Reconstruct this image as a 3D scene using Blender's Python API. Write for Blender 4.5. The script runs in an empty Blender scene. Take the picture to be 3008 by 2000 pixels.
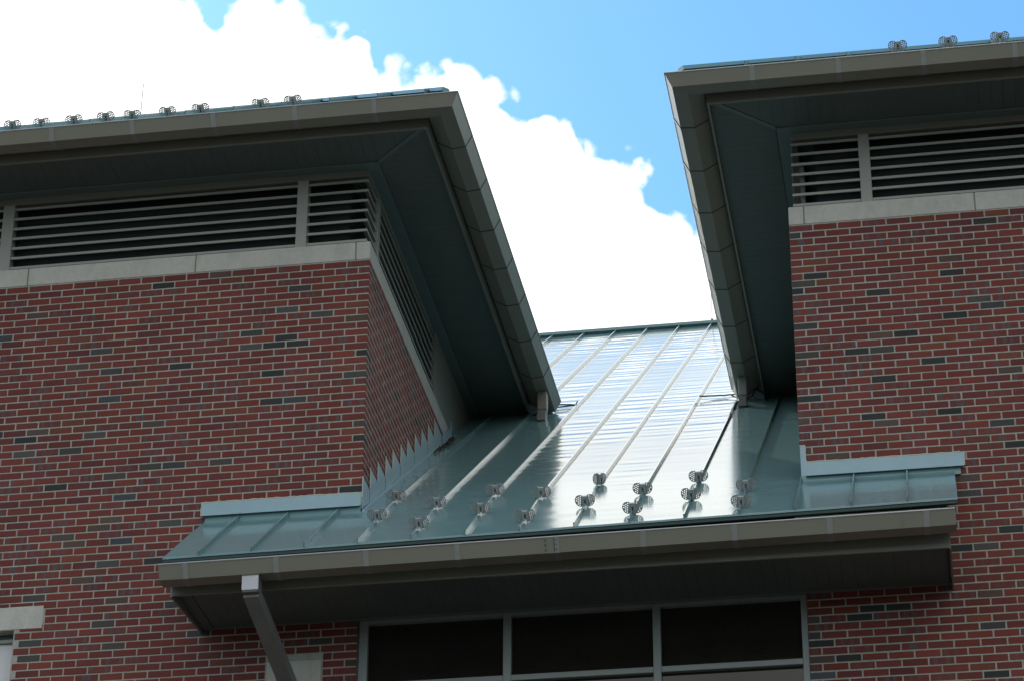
import bpy, math, random
from mathutils import Vector, Matrix
from mathutils.geometry import delaunay_2d_cdt
R = random.Random(7)
S = bpy.context.scene
H = 13.8                       # height of the limestone band's underside above the ground
rad = math.radians

# ---------------------------------------------------------------- camera
YAW, PIT, ROL = rad(-9.62989), rad(28.26775), rad(0.32168)
FW = Vector((math.sin(YAW)*math.cos(PIT), math.cos(YAW)*math.cos(PIT), math.sin(PIT)))
RT0 = Vector((math.cos(YAW), -math.sin(YAW), 0)); UP0 = RT0.cross(FW)
RT = math.cos(ROL)*RT0 + math.sin(ROL)*UP0
UP = -math.sin(ROL)*RT0 + math.cos(ROL)*UP0
CAM = Vector((4.7424, -20.616, -12.1426))
cd = bpy.data.cameras.new('camera'); cam = bpy.data.objects.new('camera', cd)
S.collection.objects.link(cam); S.camera = cam
cd.sensor_width = 36; cd.lens = 36*8326.586/3008; cd.clip_start = .1; cd.clip_end = 6000
m = Matrix((RT, UP, -FW)).transposed().to_4x4(); m.translation = CAM + Vector((0, 0, H)); cam.matrix_world = m

# ---------------------------------------------------------------- world: Nishita sky with cumulus
SKY_K, CLOUD_BACK, CLOUD_FWD, SKY_OFF = .15, .80, 1.30, (6.998, 3.012, .986)
SUN_EL, SUN_AZ = rad(36), rad(-42)      # azimuth from +Y (behind the building), negative = left
W = bpy.data.worlds.new('World'); S.world = W; W.use_nodes = True
nt = W.node_tree; nt.nodes.clear()
def N(t, **k):
    n = nt.nodes.new(t)
    for a, b in k.items(): setattr(n, a, b)
    return n
def L(a, b): nt.links.new(a, b)
def math_(op, a, b=None, c=None, clamp=False):
    n = N('ShaderNodeMath', operation=op, use_clamp=clamp)
    for i, v in enumerate((a, b, c)):
        if v is None: continue
        if isinstance(v, (int, float)): n.inputs[i].default_value = v
        else: L(v, n.inputs[i])
    return n.outputs[0]
def dot_(v, c):
    n = N('ShaderNodeVectorMath', operation='DOT_PRODUCT'); L(v, n.inputs[0]); n.inputs[1].default_value = c
    return n.outputs['Value']
def mapr(v, a, b, c, d, mode='SMOOTHSTEP'):
    n = N('ShaderNodeMapRange', interpolation_type=mode); L(v, n.inputs[0])
    for i, x in enumerate((a, b, c, d)): n.inputs[i+1].default_value = x
    return n.outputs[0]
sky = N('ShaderNodeTexSky', sky_type='NISHITA'); sky.sun_disc = False
sky.sun_elevation = SUN_EL; sky.sun_rotation = SUN_AZ; sky.air_density = 1.0; sky.dust_density = .6; sky.ozone_density = 1.0
tc = N('ShaderNodeTexCoord'); D = tc.outputs['Generated']
f_ = dot_(D, FW); fm = math_('MAXIMUM', f_, .25)
p_ = math_('DIVIDE', dot_(D, RT), fm); q_ = math_('DIVIDE', dot_(D, UP), fm)
# outline of the cumulus bank over the building (angles about its own bearing)
PTS = [(-400,-420),(0,-230),(300,-150),(480,-60),(560,-25),(600,70),(625,95),(650,60),(700,22),(800,2),(860,22),(930,75),(1000,102),(1075,150),(1095,205),(1115,252),
       (1150,222),(1200,207),(1350,212),(1430,245),(1480,308),(1560,325),(1620,328),(1675,362),(1700,440),(1720,468),(1790,474),(1870,512),(1925,610),(1950,650),(2040,655),(2150,720),(2500,800),(3100,860),(3500,900)]
U0, U1 = -400., 3500.; V0, V1 = -450., 1000.
fc = N('ShaderNodeFloatCurve'); cv = fc.mapping.curves[0]
cp = [((u-U0)/(U1-U0), (v-V0)/(V1-V0)) for u, v in PTS]
cv.points[0].location = cp[0]; cv.points[1].location = cp[-1]
for a in cp[1:-1]: cv.points.new(*a)
for pt in cv.points: pt.handle_type = 'VECTOR'
fc.mapping.update()
n1 = N('ShaderNodeTexNoise'); n1.inputs['Scale'].default_value = 66; n1.inputs['Detail'].default_value = 4; n1.inputs['Roughness'].default_value = .54; L(D, n1.inputs['Vector'])
sc1 = N('ShaderNodeSeparateColor'); L(n1.outputs['Color'], sc1.inputs[0])
pw = math_('MULTIPLY_ADD', math_('SUBTRACT', sc1.outputs[1], .5), .008, p_)
uu = math_('DIVIDE', math_('SUBTRACT', math_('MULTIPLY_ADD', pw, 8326., 1504.), U0), U1-U0, clamp=True)
L(uu, fc.inputs['Value'])
vb = math_('MULTIPLY_ADD', fc.outputs[0], V1-V0, V0)
qb = math_('DIVIDE', math_('SUBTRACT', 1000., vb), 8326.)
depth = math_('SUBTRACT', qb, q_)                    # > 0 inside the bank
wv = N('ShaderNodeVectorMath', operation='MULTIPLY_ADD'); L(n1.outputs['Color'], wv.inputs[0]); wv.inputs[1].default_value = (.010,)*3; L(D, wv.inputs[2])
def puff(scale, amp):
    v = N('ShaderNodeTexVoronoi', feature='F1'); v.inputs['Scale'].default_value = scale; v.inputs['Detail'].default_value = 0; L(wv.outputs[0], v.inputs['Vector'])
    return math_('MULTIPLY', math_('SUBTRACT', .52, v.outputs['Distance']), amp)
edge = math_('ADD', math_('ADD', depth, math_('ADD', puff(64., .017), puff(150., .009))), math_('MULTIPLY', math_('SUBTRACT', sc1.outputs[0], .5), .016))
bank = mapr(edge, -.0030, .0042, 0, 1)
# the rest of the sky: broken cumulus of the same kind
off = N('ShaderNodeVectorMath', operation='ADD'); L(D, off.inputs[0]); off.inputs[1].default_value = SKY_OFF
n3 = N('ShaderNodeTexNoise'); n3.inputs['Scale'].default_value = 2.3; n3.inputs['Detail'].default_value = 5; n3.inputs['Roughness'].default_value = .55; L(off.outputs[0], n3.inputs['Vector'])
field = mapr(n3.outputs['Fac'], .462, .53, 0, 1)
near = math_('MULTIPLY', mapr(f_, .945, .97, 0, 1), mapr(q_, .125, .22, 1, 0))
cm = N('ShaderNodeMix'); L(near, cm.inputs[0]); L(field, cm.inputs[2]); L(bank, cm.inputs[3]); cover = cm.outputs[0]
skyc = N('ShaderNodeVectorMath', operation='MULTIPLY'); L(sky.outputs[0], skyc.inputs[0]); skyc.inputs[1].default_value = (SKY_K*.43, SKY_K*.755, SKY_K*.97)
# clouds scatter forward: brighter towards the sun
sdir = Vector((math.sin(SUN_AZ)*math.cos(SUN_EL), math.cos(SUN_AZ)*math.cos(SUN_EL), math.sin(SUN_EL)))
ph = mapr(dot_(D, sdir), -.2, .95, CLOUD_BACK, CLOUD_FWD)
clc = N('ShaderNodeVectorMath', operation='SCALE'); clc.inputs[0].default_value = (.99, .985, .935); L(math_('MULTIPLY', ph, mapr(n3.outputs['Fac'], .46, .62, .80, 1.2)), clc.inputs['Scale'])
mx = N('ShaderNodeMix', data_type='RGBA'); L(cover, mx.inputs[0]); L(skyc.outputs[0], mx.inputs[6]); L(clc.outputs[0], mx.inputs[7])
bg = N('ShaderNodeBackground'); L(mx.outputs[2], bg.inputs[0]); bg.inputs[1].default_value = 1.0
W.cycles.sampling_method = 'MANUAL'; W.cycles.sample_map_resolution = 256
wo = N('ShaderNodeOutputWorld'); L(bg.outputs[0], wo.inputs[0])

# ---------------------------------------------------------------- sun, exposure
sd = bpy.data.lights.new('sun', 'SUN'); sd.energy = 2.2; sd.angle = rad(.6); sd.color = (1, .95, .88)
so = bpy.data.objects.new('sun', sd); S.collection.objects.link(so)
so.rotation_euler = sdir.to_track_quat('Z', 'Y').to_euler(); so.location = (0, 0, 60)
S.view_settings.view_transform = 'Standard'; S.view_settings.look = 'None'
S.view_settings.exposure = .64; S.view_settings.gamma = 1.0
S.render.engine = 'CYCLES'; S.cycles.max_bounces = 8; S.cycles.use_denoising = True

# ---------------------------------------------------------------- materials
def mat(name, col, rough=.6, metal=0., spec=.5, var=.0, scale=20., bump=0., bscale=200., rvar=0., coat=0., stretch=(1,1,1), stain=0.):
    m = bpy.data.materials.new(name); m.use_nodes = True; t = m.node_tree; b = t.nodes['Principled BSDF']
    b.inputs['Base Color'].default_value = (*col, 1); b.inputs['Roughness'].default_value = rough
    b.inputs['Metallic'].default_value = metal; b.inputs['Specular IOR Level'].default_value = spec
    b.inputs['Coat Weight'].default_value = coat; b.inputs['Coat Roughness'].default_value = .08
    g = t.nodes.new('ShaderNodeNewGeometry')
    if var or rvar or stain:
        mp = t.nodes.new('ShaderNodeVectorMath'); mp.operation = 'MULTIPLY'; mp.inputs[1].default_value = stretch; t.links.new(g.outputs['Position'], mp.inputs[0])
        n = t.nodes.new('ShaderNodeTexNoise'); n.inputs['Scale'].default_value = scale; n.inputs['Detail'].default_value = 8; n.inputs['Roughness'].default_value = .65
        t.links.new(mp.outputs[0], n.inputs['Vector'])
        r = t.nodes.new('ShaderNodeMapRange'); t.links.new(n.outputs['Fac'], r.inputs[0])
        for i, x in enumerate((.25, .75, 1-var, 1+var)): r.inputs[i+1].default_value = x
        v = t.nodes.new('ShaderNodeVectorMath'); v.operation = 'SCALE'; v.inputs[0].default_value = col; t.links.new(r.outputs[0], v.inputs['Scale'])
        src = v.outputs[0]
        if stain:
            n2 = t.nodes.new('ShaderNodeTexNoise'); n2.inputs['Scale'].default_value = 2.3; n2.inputs['Detail'].default_value = 10; n2.inputs['Roughness'].default_value = .7
            mp2 = t.nodes.new('ShaderNodeVectorMath'); mp2.operation = 'MULTIPLY'; mp2.inputs[1].default_value = (2, 2, .8); t.links.new(g.outputs['Position'], mp2.inputs[0]); t.links.new(mp2.outputs[0], n2.inputs['Vector'])
            r2 = t.nodes.new('ShaderNodeMapRange'); t.links.new(n2.outputs['Fac'], r2.inputs[0])
            for i, x in enumerate((.45, .75, 1, 1-stain)): r2.inputs[i+1].default_value = x
            v2 = t.nodes.new('ShaderNodeVectorMath'); v2.operation = 'SCALE'; t.links.new(src, v2.inputs[0]); t.links.new(r2.outputs[0], v2.inputs['Scale']); src = v2.outputs[0]
        t.links.new(src, b.inputs['Base Color'])
        if rvar:
            r3 = t.nodes.new('ShaderNodeMapRange'); t.links.new(n.outputs['Fac'], r3.inputs[0])
            for i, x in enumerate((.3, .7, rough-rvar, rough+rvar)): r3.inputs[i+1].default_value = x
            t.links.new(r3.outputs[0], b.inputs['Roughness'])
    if bump:
        nb = t.nodes.new('ShaderNodeTexNoise'); nb.inputs['Scale'].default_value = bscale; nb.inputs['Detail'].default_value = 4; t.links.new(g.outputs['Position'], nb.inputs['Vector'])
        bp = t.nodes.new('ShaderNodeBump'); bp.inputs['Strength'].default_value = bump; bp.inputs['Distance'].default_value = .004
        t.links.new(nb.outputs['Fac'], bp.inputs['Height']); t.links.new(bp.outputs[0], b.inputs['Normal'])
    return m
M = {}
M['roof'] = mat('patina_green_metal', (.155, .262, .266), .14, spec=.5, var=.035, scale=1.2)
M['roof_dark'] = mat('drip_edge_shade_green', (.022, .052, .048), .5, var=.1, scale=9)  # dark green, deepened to hold the shadow line under the roof edge
M['hem'] = mat('eave_hem_green', (.085, .135, .13), .5, var=.1, scale=6)
M['flash'] = mat('flashing_blue_green', (.27, .39, .43), .38, spec=.5, var=.08, scale=6, rvar=.05)
M['gutter'] = mat('taupe_painted_aluminium', (.245, .232, .188), .30, var=.05, scale=3)
M['bead'] = mat('rolled_edge_aluminium', (.55, .56, .55), .28, metal=.3, var=.05)
M['gutter_in'] = mat('gutter_trough', (.22, .22, .21), .5, var=.15, scale=9)
M['strap'] = mat('mill_aluminium_strap', (.268, .272, .258), .4, var=.08, scale=14)
M['fascia'] = mat('fascia_paint', (.225, .225, .195), .5, var=.05, scale=3)
M['soffit'] = mat('soffit_grey_green', (.105, .128, .118), .5, var=.07, scale=4)
M['soffit_back'] = mat('soffit_groove', (.105, .128, .118), .6, var=.05)
M['trim'] = mat('soffit_trim', (.14, .18, .175), .45, var=.05)
M['louver'] = mat('louver_grey', (.295, .288, .258), .45, var=.05, scale=3)
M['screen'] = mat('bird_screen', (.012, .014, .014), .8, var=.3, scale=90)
M['stone'] = mat('limestone', (.48, .455, .40), .85, var=.10, scale=26, bump=.25, bscale=260, stain=.22)
M['mortar'] = mat('mortar', (.365, .35, .30), .95, var=.22, scale=40, bump=.6, bscale=420, stain=.25)
M['stone_joint'] = mat('stone_joint', (.20, .17, .14), .9, var=.2, scale=60)
M['seal'] = mat('sealant', (.52, .48, .38), .7, var=.12, scale=60, bump=.5, bscale=160)
M['frame'] = mat('window_frame_grey', (.215, .235, .23), .42, var=.05, scale=6)
M['glass'] = mat('dark_window_glass', (.017, .0145, .013), .03, spec=.5, var=.2, scale=2)
M['blind'] = mat('white_blind', (.62, .60, .60), .7, var=.04)
M['galv'] = mat('galvanised_guard', (.33, .345, .34), .42, metal=.25, var=.2, scale=55, rvar=.08)
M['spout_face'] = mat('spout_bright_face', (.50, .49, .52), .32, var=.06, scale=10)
M['spout'] = mat('spout_paint', (.17, .17, .165), .42, var=.1, scale=8)
M['cable'] = mat('black_cable', (.02, .028, .03), .5, var=.3, scale=30)
M['rod'] = mat('lightning_rod_metal', (.22, .17, .17), .5, metal=.3, var=.15, scale=40)
M['leaf'] = mat('dead_leaf', (.07, .05, .03), .8, var=.6, scale=60)
M['ground'] = mat('ground_lawn_and_paving', (.052, .050, .040), .95, var=.35, scale=.25)

def brick_material():
    m = bpy.data.materials.new('flashed_red_brick'); m.use_nodes = True; t = m.node_tree; b = t.nodes['Principled BSDF']
    nd = t.nodes.new; lk = t.links.new
    def A(n):
        a = nd('ShaderNodeAttribute'); a.attribute_name = n; return a
    def mt(op, a, b_=None):
        n = nd('ShaderNodeMath'); n.operation = op
        for i, v in enumerate((a, b_)):
            if v is None: continue
            if isinstance(v, (int, float)): n.inputs[i].default_value = v
            else: lk(v, n.inputs[i])
        return n.outputs[0]
    col, fl, uv = A('bcol'), A('bfl'), A('buv')
    s1 = nd('ShaderNodeSeparateColor'); lk(fl.outputs['Color'], s1.inputs[0])
    s2 = nd('ShaderNodeSeparateXYZ'); lk(uv.outputs['Vector'], s2.inputs[0])
    g = nd('ShaderNodeNewGeometry')
    nz = nd('ShaderNodeTexNoise'); nz.inputs['Scale'].default_value = 45; nz.inputs['Detail'].default_value = 7; nz.inputs['Roughness'].default_value = .7; lk(g.outputs['Position'], nz.inputs['Vector'])
    wob = mt('MULTIPLY', mt('SUBTRACT', nz.outputs['Fac'], .5), .16)
    u = mt('ADD', s2.outputs[0], wob)
    def band(c, w):
        d = mt('ABSOLUTE', mt('SUBTRACT', u, c))
        r = nd('ShaderNodeMapRange'); r.interpolation_type = 'SMOOTHSTEP'; lk(d, r.inputs[0])
        for i, x in enumerate((w*.55, w*1.35, 1, 0)): r.inputs[i+1].default_value = x
        return r.outputs[0]
    k = mt('MULTIPLY', mt('MAXIMUM', band(s1.outputs[0], .085), band(s1.outputs[1], .075)), s1.outputs[2])
    mx = nd('ShaderNodeMix'); mx.data_type = 'RGBA'; lk(k, mx.inputs[0]); lk(col.outputs['Color'], mx.inputs[6]); mx.inputs[7].default_value = (.080, .069, .074, 1)
    n2 = nd('ShaderNodeTexNoise'); n2.inputs['Scale'].default_value = 130; n2.inputs['Detail'].default_value = 6; n2.inputs['Roughness'].default_value = .7; lk(g.outputs['Position'], n2.inputs['Vector'])
    r = nd('ShaderNodeMapRange'); lk(n2.outputs['Fac'], r.inputs[0])
    for i, x in enumerate((.25, .75, .70, 1.30)): r.inputs[i+1].default_value = x
    n5 = nd('ShaderNodeTexNoise'); n5.inputs['Scale'].default_value = 1.7; n5.inputs['Detail'].default_value = 6; n5.inputs['Roughness'].default_value = .6; lk(g.outputs['Position'], n5.inputs['Vector'])
    r5 = nd('ShaderNodeMapRange'); lk(n5.outputs['Fac'], r5.inputs[0])
    for i, x in enumerate((.3, .7, .86, 1.14)): r5.inputs[i+1].default_value = x
    v = nd('ShaderNodeVectorMath'); v.operation = 'SCALE'; lk(mx.outputs[2], v.inputs[0]); lk(mt('MULTIPLY', r.outputs[0], r5.outputs[0]), v.inputs['Scale']); lk(v.outputs[0], b.inputs['Base Color'])
    b.inputs['Roughness'].default_value = .78; b.inputs['Specular IOR Level'].default_value = .35
    bm = nd('ShaderNodeBump'); bm.inputs['Strength'].default_value = .5; bm.inputs['Distance'].default_value = .003; lk(nz.outputs['Fac'], bm.inputs['Height']); lk(bm.outputs[0], b.inputs['Normal'])
    return m
M['brick'] = brick_material()
def far_brick():
    m = bpy.data.materials.new('brickwork_below'); m.use_nodes = True; t = m.node_tree; b = t.nodes['Principled BSDF']
    g = t.nodes.new('ShaderNodeNewGeometry'); c = t.nodes.new('ShaderNodeCombineXYZ'); s = t.nodes.new('ShaderNodeSeparateXYZ')
    t.links.new(g.outputs['Position'], s.inputs[0]); t.links.new(s.outputs[0], c.inputs[0]); t.links.new(s.outputs[2], c.inputs[1])
    k = t.nodes.new('ShaderNodeTexBrick'); t.links.new(c.outputs[0], k.inputs['Vector'])
    k.inputs['Color1'].default_value = (.19, .055, .045, 1); k.inputs['Color2'].default_value = (.13, .045, .045, 1); k.inputs['Mortar'].default_value = (.42, .41, .37, 1)
    k.inputs['Scale'].default_value = 1; k.inputs['Brick Width'].default_value = .2032; k.inputs['Row Height'].default_value = .06665; k.inputs['Mortar Size'].default_value = .005
    t.links.new(k.outputs['Color'], b.inputs['Base Color']); b.inputs['Roughness'].default_value = .85
    return m
M['brick_far'] = far_brick()

# ---------------------------------------------------------------- object helpers
ORG = {}
def link(o, org, parent):
    S.collection.objects.link(o); org = Vector(org); ORG[o.name] = org
    if parent is not None:
        o.parent = parent; o.location = org - ORG[parent.name]
    else: o.location = org + Vector((0, 0, H))
    return o
def tag(o, label=None, cat=None, group=None, kind=None):
    for k, v in (('label', label), ('category', cat), ('group', group), ('kind', kind)):
        if v: o[k] = v
    return o
def thing(name, org, label, cat, group=None):
    o = bpy.data.objects.new(name, None); o.empty_display_size = .2
    return tag(link(o, org, None), label, cat, group)
def mesh(name, V, F, material, parent=None, org=None, smooth=False, auto=None):
    if org is None:
        n = len(V); org = (sum(v[0] for v in V)/n, sum(v[1] for v in V)/n, min(v[2] for v in V))
    me = bpy.data.meshes.new(name); me.from_pydata([(v[0]-org[0], v[1]-org[1], v[2]-org[2]) for v in V], [], F); me.update()
    mats = material if isinstance(material, (list, tuple)) else [material]
    for x in mats: me.materials.append(M[x] if isinstance(x, str) else x)
    if smooth:
        for p in me.polygons: p.use_smooth = True
    o = bpy.data.objects.new(name, me)
    return link(o, org, parent)
class MB:
    def __init__(s): s.v = []; s.f = []
    def add(s, V, F):
        k = len(s.v); s.v += [tuple(a) for a in V]; s.f += [tuple(i+k for i in f) for f in F]; return s
    def box(s, x0, x1, y0, y1, z0, z1, c=0.):
        if c: return s.add(*cbox(x0, x1, y0, y1, z0, z1, c))
        return s.add([(x0,y0,z0),(x1,y0,z0),(x1,y1,z0),(x0,y1,z0),(x0,y0,z1),(x1,y0,z1),(x1,y1,z1),(x0,y1,z1)],
                     [(0,3,2,1),(4,5,6,7),(0,1,5,4),(1,2,6,5),(2,3,7,6),(3,0,4,7)])
    def hexa(s, P): # 8 points: bottom ring 0-3, top ring 4-7 (counter-clockwise from above)
        return s.add(P, [(0,3,2,1),(4,5,6,7),(0,1,5,4),(1,2,6,5),(2,3,7,6),(3,0,4,7)])
    def prism(s, poly, ax, a, b):  # polygon in the plane normal to axis ax, extruded a..b
        def pt(p, t): return ((t, p[0], p[1]) if ax == 0 else (p[0], t, p[1]) if ax == 1 else (p[0], p[1], t))
        n = len(poly); V = [pt(p, a) for p in poly] + [pt(p, b) for p in poly]
        F = [tuple(range(n))[::-1], tuple(range(n, 2*n))] + [(i, (i+1) % n, n+(i+1) % n, n+i) for i in range(n)]
        return s.add(V, F)
    def tube(s, P, r, k=6):
        V = []; F = []
        for i, p in enumerate(P):
            p = Vector(p); d = (Vector(P[min(i+1, len(P)-1)]) - Vector(P[max(i-1, 0)])).normalized()
            a = d.cross(Vector((0, 0, 1)) if abs(d.z) < .9 else Vector((1, 0, 0))).normalized(); b = d.cross(a)
            V += [p + r*(math.cos(2*math.pi*j/k)*a + math.sin(2*math.pi*j/k)*b) for j in range(k)]
        for i in range(len(P)-1):
            F += [(i*k+j, i*k+(j+1) % k, (i+1)*k+(j+1) % k, (i+1)*k+j) for j in range(k)]
        F += [tuple(range(k)), tuple(range((len(P)-1)*k, len(P)*k))[::-1]]
        return s.add(V, F)
    def build(s, name, material, parent=None, org=None, smooth=False): return mesh(name, s.v, s.f, material, parent, org, smooth)
def cbox(x0, x1, y0, y1, z0, z1, c):
    V = []; idx = {}
    X, Y, Z = (x0, x1), (y0, y1), (z0, z1)
    for i in (0, 1):
        for j in (0, 1):
            for k in (0, 1):
                sx, sy, sz = (c if i == 0 else -c), (c if j == 0 else -c), (c if k == 0 else -c)
                idx[i,j,k] = len(V)
                V += [(X[i], Y[j]+sy, Z[k]+sz), (X[i]+sx, Y[j], Z[k]+sz), (X[i]+sx, Y[j]+sy, Z[k])]
    g = lambda i, j, k, a: idx[i,j,k]+a
    F = []
    F.append((g(0,0,0,0), g(0,0,1,0), g(0,1,1,0), g(0,1,0,0))); F.append((g(1,0,0,0), g(1,1,0,0), g(1,1,1,0), g(1,0,1,0)))
    F.append((g(0,0,0,1), g(1,0,0,1), g(1,0,1,1), g(0,0,1,1))); F.append((g(0,1,0,1), g(0,1,1,1), g(1,1,1,1), g(1,1,0,1)))
    F.append((g(0,0,0,2), g(0,1,0,2), g(1,1,0,2), g(1,0,0,2))); F.append((g(0,0,1,2), g(1,0,1,2), g(1,1,1,2), g(0,1,1,2)))
    for i in (0, 1):
        for j in (0, 1): F.append((g(i,j,0,0), g(i,j,0,1), g(i,j,1,1), g(i,j,1,0)))
        for k in (0, 1): F.append((g(i,0,k,0), g(i,0,k,2), g(i,1,k,2), g(i,1,k,0)))
    for j in (0, 1):
        for k in (0, 1): F.append((g(0,j,k,1), g(0,j,k,2), g(1,j,k,2), g(1,j,k,1)))
    for i in (0, 1):
        for j in (0, 1):
            for k in (0, 1): F.append((g(i,j,k,0), g(i,j,k,1), g(i,j,k,2)))
    return V, F
def px(P):
    d = Vector(P) - CAM; w = d.dot(FW); return 1504+8326.6*d.dot(RT)/w, 1000-8326.6*d.dot(UP)/w
GZ = -H
ROOF_Z0, PITCH = -2.362, .667
def eave_z(x): return -3.1826 + .01206*x
def roof_z(x, y):          # the pitch eases from the eave's to the main slope's without a crease
    W_ = .9; m0 = (ROOF_Z0 - eave_z(x))/1.12; d = m0 - PITCH
    if y >= W_: return ROOF_Z0 + PITCH*y
    if y <= -W_: return ROOF_Z0 + m0*y
    return ROOF_Z0 + PITCH*y - d*(W_-y)**2/(4*W_)

# ================================================================ setting
mesh('ground', [(-1500,-1500,GZ),(1500,-1500,GZ),(1500,1500,GZ),(-1500,1500,GZ)], [(0,1,2,3)], 'ground')['kind'] = 'structure'

# ================================================================ brick towers
CO, JO, BL = .06665, .0126, .2032
FULL, HEAD = .1985-JO/2, .0969-JO/2      # lengths of corner stretcher and header
def brick_colour(corner=False):
    t = R.random(); j = R.uniform(.84, 1.14); amt = 0.
    if corner and R.random() < .4: t = R.uniform(.86, .985)
    if t < .56: c = (.150, .031, .0225)
    elif t < .70: c = (.122, .028, .0245)
    elif t < .745: c = (.150, .041, .024)
    elif t < .925: c = (.142, .032, .025); amt = R.uniform(.35, .95)
    elif t < .945: c = (.088, .052, .040)
    elif t < .958: c = (.068, .057, .050)
    elif t < .980: c = (.029, .028, .026)
    elif t < .993: c = (.050, .047, .044)
    else: c = (.055, .062, .072)
    h = R.uniform(-.06, .06)
    c = (c[0]*j*(1+h), c[1]*j, c[2]*j*(1-h))
    return (*c, 1), (R.uniform(.12, .42), R.uniform(.52, .92), amt, R.random())
def set_attr(me, cols, fls, uvs):
    for nm, ty, dat in (('bcol', 'FLOAT_COLOR', cols), ('bfl', 'FLOAT_COLOR', fls), ('buv', 'FLOAT_VECTOR', uvs)):
        a = me.attributes.new(nm, ty, 'POINT'); flat = [x for v in dat for x in v]
        a.data.foreach_set('vector' if ty == 'FLOAT_VECTOR' else 'color', flat)
def lay_bricks(specs, wall):
    """specs: (x0,x1,y0,y1,z0,z1,axis,corner). The 300 that show largest are pieces of their own, the rest one part."""
    made = []
    for (x0, x1, y0, y1, z0, z1, ax, cor) in specs:
        e = lambda s=.0012: R.uniform(-s, s)
        if ax == 0: a = (x0+e(), x1+(0 if cor else e()), y0+R.uniform(-.0015, .0015), y1, z0+e(.0009), z1+e(.0009))
        else: a = (x0, x1+R.uniform(-.0006, .0006), y0+e(), y1+e(), z0+e(.0009), z1+e(.0009))
        V, F = cbox(*a, .0016)
        V = [(v[0]+e(.0007), v[1]+e(.0007), v[2]+e(.0007)) for v in V]
        col, fl = brick_colour(cor)
        if ax == 0: uv = [((v[0]-x0)/(x1-x0)+(v[1]-y0)*3*cor, (v[2]-z0)/(z1-z0), 0) for v in V]
        else: uv = [((v[1]-y0)/(y1-y0), (v[2]-z0)/(z1-z0), 0) for v in V]
        if ax == 0: P = [px((x0, y0, z0)), px((x1, y0, z0)), px((x1, y0, z1)), px((x0, y0, z1))]
        else: P = [px((x1, y0, z0)), px((x1, y1, z0)), px((x1, y1, z1)), px((x1, y0, z1))]
        ar = abs(sum(P[i][0]*P[(i+1) % 4][1]-P[(i+1) % 4][0]*P[i][1] for i in range(4)))/2
        if not all(2 < p[0] < 3006 and 2 < p[1] < 1996 for p in P): ar = 0
        made.append((ar, V, F, col, fl, uv))
    made.sort(key=lambda t: -t[0])
    for ar, V, F, col, fl, uv in made[:300]:
        o = mesh('brick', V, F, 'brick', wall); n = len(V); set_attr(o.data, [col]*n, [fl]*n, uv)
    b = MB(); cs, fs, us = [], [], []
    for ar, V, F, col, fl, uv in made[300:]:
        b.add(V, F); n = len(V); cs += [col]*n; fs += [fl]*n; us += uv
    o = b.build('bricks', 'brick', wall); set_attr(o.data, cs, fs, us); o['kind'] = 'stuff'
NC = 73
def course(n): return -n*CO-.0047+JO/2, -(n-1)*CO-.0047-JO/2           # z range of brick in course n (1 = top)
def front_row(n, s, xc, length):
    """bricks along the front from the corner xc outwards (s=-1: to the left)"""
    first = FULL if n % 2 else HEAD
    a = 0.; w = first; out = []
    while a < length:
        out.append((xc+s*a, xc+s*(a+w), a == 0)); a += w+JO; w = BL-JO
    return [(min(p, q), max(p, q), c) for p, q, c in out]
def clip_spans(spans, lo, hi):      # keep only what lies outside lo..hi
    r = []
    for a, b, c in spans:
        if b <= lo+.004 or a >= hi-.004: r.append((a, b, c))
        else:
            if lo-JO-a > .03: r.append((a, lo-JO, c))
            if b-hi-JO > .03: r.append((hi+JO, b, c))
    return r

GUT = [(.903, 1.0155), (.925, 1.018), (.868, .911), (.748, .900), (.624, .972), (.624, 1.022)]      # offset from wall, height
def offs(prof, t):
    """inner skin of an open profile, t thick"""
    out = []
    for i, p in enumerate(prof):
        a = prof[max(i-1, 0)]; b = prof[min(i+1, len(prof)-1)]
        d = Vector((b[0]-a[0], b[1]-a[1])).normalized(); out.append((p[0]+d.y*t, p[1]-d.x*t))
    return out
def sweep_tower(prof, xc, s, xf, ye, closed=True):
    """sweep a closed profile (d,z) along the front (from xf), round the corner, back to ye"""
    st = [lambda d: (xf, -d), lambda d: (xc+s*d, -d), lambda d: (xc+s*d, ye)]
    n = len(prof); V = []
    for q in st: V += [(*q(d), z) for d, z in prof]
    F = [(k*n+i, k*n+(i+1) % n, (k+1)*n+(i+1) % n, (k+1)*n+i) for k in (0, 1) for i in range(n)]
    F += [tuple(range(n))[::-1], tuple(range(2*n, 3*n))]
    if s < 0: F = [f[::-1] for f in F]
    return V, F

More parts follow.
